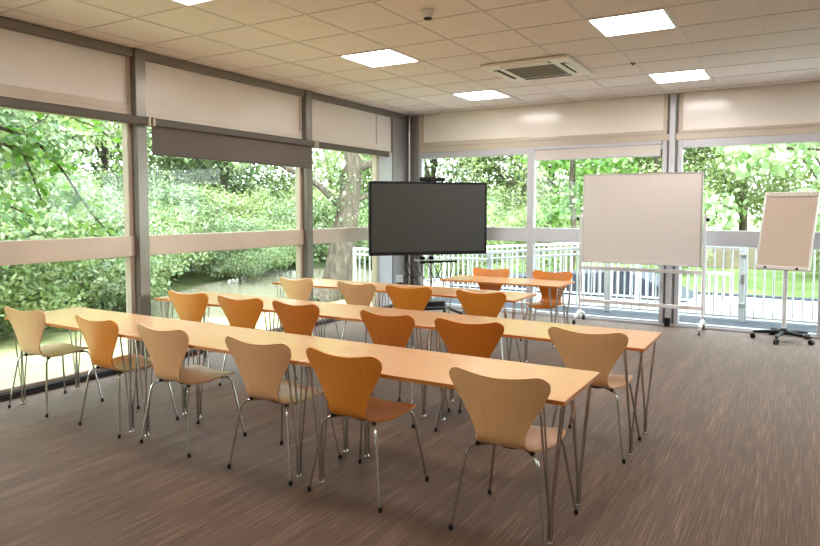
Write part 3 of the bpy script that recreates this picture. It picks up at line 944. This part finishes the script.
for i, (x, y, s) in enumerate([(-7.6, 15.5, .8), (-5.6, 16.4, .75), (-3.0, 18.6, .7), (.8, 19.2, .7)]):
    plant(shrubC, x, y, s, i * 1.1, 'yellow green shrub on the lawn beyond the railings', 'shrubs beyond the railings')

# the big tree close to the corner, its trunk forking
t = thing('forked_tree', 'large tree with thick forking trunk standing just outside the corner', 'tree', (-8.4, 11.2, -.3))
O = Vector((-8.4, 11.2, -.3))
def rel(p): return Vector(p) - O
tp_ = bez([rel(p) for p in [(-8.62, 11.0, -.4), (-8.44, 11.17, -.1), (-8.36, 11.27, .6), (-8.27, 11.42, 1.6), (-8.2, 11.5, 2.5), (-8.18, 11.6, 3.5), (-8.1, 11.6, 6.0)]], 5)
MB().tube(tp_, [.42 - .27 * (i / (len(tp_) - 1)) ** .6 for i in range(len(tp_))], 16).build('trunk', M['bark'], t)
for pts, r0 in [([(-8.30, 11.38, 1.55), (-8.62, 11.2, 1.9), (-8.98, 11.03, 2.2), (-10.2, 10.4, 2.9)], .10),
                ([(-8.22, 11.48, 2.25), (-7.95, 11.6, 2.5), (-7.2, 11.9, 2.75), (-6.2, 12.2, 3.2)], .11),
                ([(-7.84, 11.7, 2.0), (-7.49, 11.94, 2.67), (-7.2, 12.3, 3.6)], .07),
                ([(-8.25, 11.45, 1.7), (-7.98, 11.62, 1.85), (-7.84, 11.7, 2.0)], .07),
                ([(-8.2, 11.5, 2.9), (-8.9, 11.7, 3.6), (-9.8, 12.2, 4.6)], .12)]:
    q = bez([rel(p) for p in pts], 5)
    MB().tube(q, [r0 * (1 - .55 * i / (len(q) - 1)) for i in range(len(q))], 9).build('limb', M['bark'], t)
cs = [(-10.3, 10.6, 3.0), (-9.6, 12.2, 4.4), (-6.6, 12.2, 3.3), (-7.2, 12.6, 3.8), (-8.2, 11.6, 4.8), (-8.9, 12.9, 3.2), (-10.6, 12.0, 3.6), (-6.0, 12.6, 3.9), (-8.0, 13.2, 4.4), (-9.2, 10.6, 3.8), (-8.6, 12.0, 2.6)]
leaves_mesh([rel(c_) for c_ in cs], [(1.0, 1.0, .6)] * len(cs), 220, .17, 51, m=M['leaf_mid'], parent=t)
leaves_mesh([rel(p) for p in [(-8.45, 11.05, 1.7), (-8.3, 11.25, 1.5), (-8.2, 11.3, 2.1), (-8.4, 11.15, 2.4)]], [(.3, .25, .35)] * 4, 60, .10, 52, m=M['leaf_cool'], parent=t, name='ivy')

def spray_tree(name, label, loc, trunk, boughs, m, leaf, seed, per=26, rad=.16, asp=.55):
    """a tree with long thin boughs that carry big leaves along them"""
    t = thing(name, label, 'tree', loc)
    O = Vector(loc)
    q = bez([Vector(p) - O for p in trunk], 5)
    MB().tube(q, [.17 * (1 - .6 * i / (len(q) - 1)) for i in range(len(q))], 10).build('trunk', M['bark'], t)
    cs = []
    for b_ in boughs:
        q = bez([Vector(p) - O for p in b_], 6)
        MB().tube(q, [.022 * (1 - .75 * i / (len(q) - 1)) + .002 for i in range(len(q))], 6).build('bough', M['bark'], t)
        cs += [tuple(p) for p in q[3:]]
    leaves_mesh(cs, [(rad, rad, rad * .7)] * len(cs), per, leaf, seed, m=m, parent=t, flat=.9, asp=asp)
    return t

spray_tree('overhanging_tree', 'young tree whose leafy boughs droop across the front window', (-7.4, 1.3, -.1),
    [(-7.4, 1.3, -.2), (-7.3, 1.5, 1.4), (-7.2, 1.8, 3.0), (-7.1, 2.2, 4.6)],
    [[(-7.2, 1.9, 2.9), (-6.5, 2.7, 2.5), (-6.20, 3.35, 2.28), (-6.16, 3.55, 2.20), (-6.25, 3.85, 1.97), (-6.36, 4.16, 1.62), (-6.30, 4.41, 1.29)],
     [(-7.2, 1.8, 2.8), (-6.4, 2.8, 2.3), (-6.12, 3.25, 2.14), (-6.14, 3.42, 2.08), (-6.18, 3.6, 1.66)],
     [(-7.1, 2.1, 3.6), (-7.0, 3.2, 3.1), (-7.1, 4.3, 2.65), (-7.12, 4.9, 2.5), (-7.05, 5.2, 2.1)],
     [(-7.2, 1.9, 3.1), (-6.8, 2.8, 2.9), (-6.6, 3.6, 2.75), (-6.6, 4.3, 2.5)],
     [(-7.2, 1.9, 2.4), (-6.7, 2.7, 1.9), (-6.6, 3.3, 1.7), (-6.7, 3.8, 1.5)]],
    M['leaf_fresh'], .115, 61, per=5, rad=.17, asp=.58)

# big pale-leaved tree over the lawn on the flip-chart side
t = thing('broadleaf_tree', 'bright tree with large pale leaves hanging behind the flip chart', 'tree', (1.2, 15.6, -.1))
q = bez([(1.6, .3, -.2), (1.5, .2, 1.2), (1.2, .1, 2.6), (.6, .1, 4.6)], 5)
MB().tube(q, [.18 * (1 - .6 * i / (len(q) - 1)) for i in range(len(q))], 10).build('trunk', M['bark'], t)
cs, ss = [], []
g_ = np.random.default_rng(71)
for _ in range(42):
    a, r_ = g_.random() * 2 * PI, 2.9 * g_.random() ** .5
    cs.append((r_ * math.cos(a), r_ * math.sin(a) * .8, 1.45 + 3.0 * g_.random())); ss.append((.75, .7, .5))
leaves_mesh(cs, ss, 125, .19, 72, m=M['leaf_pale'], parent=t, asp=.72)
lb = MB()
for c_ in cs[:14]: lb.tube(bez([(1.4, .15, 1.8), (.7 + c_[0] * .5, c_[1] * .5, c_[2] * .8 + .4), c_], 4), [.05] * 4 + [.03] * 4 + [.015], 6)
lb.build('branches', M['bark'], t)

t = thing('climber_tree', 'dark green drooping tree seen beside the whiteboard edge', 'tree', (-4.6, 15.2, -.1))
q = bez([(0, 0, -.2), (.1, 0, 1.0), (.0, .1, 2.4), (.1, .1, 4.0)], 5)
MB().tube(q, [.07] * len(q), 8).build('trunk', M['bark'], t)
cs = [(-.9, 0, 3.2), (-.3, .2, 2.9), (.4, 0, 3.0), (1.0, .1, 2.7), (.2, .2, 2.3), (-.5, .0, 3.7), (.6, .0, 3.7), (-.35, .1, 1.5), (-.2, 0, 1.9), (1.4, 0, 3.2)]
leaves_mesh(cs, [(.55, .5, .4)] * len(cs), 130, .16, 81, m=M['leaf_fresh'], parent=t, asp=.6)

# ---------------------------------------------------------------- light
w = bpy.data.worlds.new('overcast_sky'); S.world = w
w.use_nodes = True
nt = w.node_tree
for n in list(nt.nodes): nt.nodes.remove(n)
out = N(nt, 'OutputWorld'); bg = N(nt, 'Background')
tc = N(nt, 'TexCoord'); sp = N(nt, 'SeparateXYZ'); nt.links.new(tc.outputs['Generated'], sp.inputs[0])
r = ramp(nt, sp.outputs['Z'], [(0.0, (.92, .96, 1.0, 1)), (.35, (.90, .95, 1.0, 1)), (1.0, (.78, .88, 1.0, 1))])
nt.links.new(r.outputs[0], bg.inputs[0]); bg.inputs[1].default_value = 6.0
nt.links.new(bg.outputs[0], out.inputs[0])

sl = bpy.data.lights.new('hazy_sun', 'SUN'); sl.energy = 2.0; sl.angle = math.radians(12); sl.color = (1, .98, .94)
so = bpy.data.objects.new('hazy_sun', sl); COL.objects.link(so)
so.rotation_euler = Vector((-.45, .55, -1.0)).to_track_quat('-Z', 'Y').to_euler()

# ---------------------------------------------------------------- camera
f, yaw, pitch, roll, h, sy = 657.048, -.532776398, -.0612912409, .00104142, 1.568, -22.713
fwd = Vector((math.sin(yaw) * math.cos(pitch), math.cos(yaw) * math.cos(pitch), math.sin(pitch)))
rt = Vector((math.cos(yaw), -math.sin(yaw), 0)); up = rt.cross(fwd)
r2 = rt * math.cos(roll) + up * math.sin(roll); u2 = -rt * math.sin(roll) + up * math.cos(roll)
cd = bpy.data.cameras.new('camera'); co = bpy.data.objects.new('camera', cd); COL.objects.link(co)
co.matrix_world = Matrix(((r2.x, u2.x, -fwd.x, 0), (r2.y, u2.y, -fwd.y, 0), (r2.z, u2.z, -fwd.z, h), (0, 0, 0, 1)))
cd.sensor_fit = 'HORIZONTAL'; cd.sensor_width = 36; cd.lens = f / 820 * 36; cd.shift_y = sy / 820
cd.clip_start = .05; cd.clip_end = 300
S.camera = co

S.view_settings.view_transform = 'Standard'
S.view_settings.look = 'None'
S.view_settings.exposure = 0.88
S.view_settings.gamma = 1.0
S.view_settings.use_curve_mapping = False
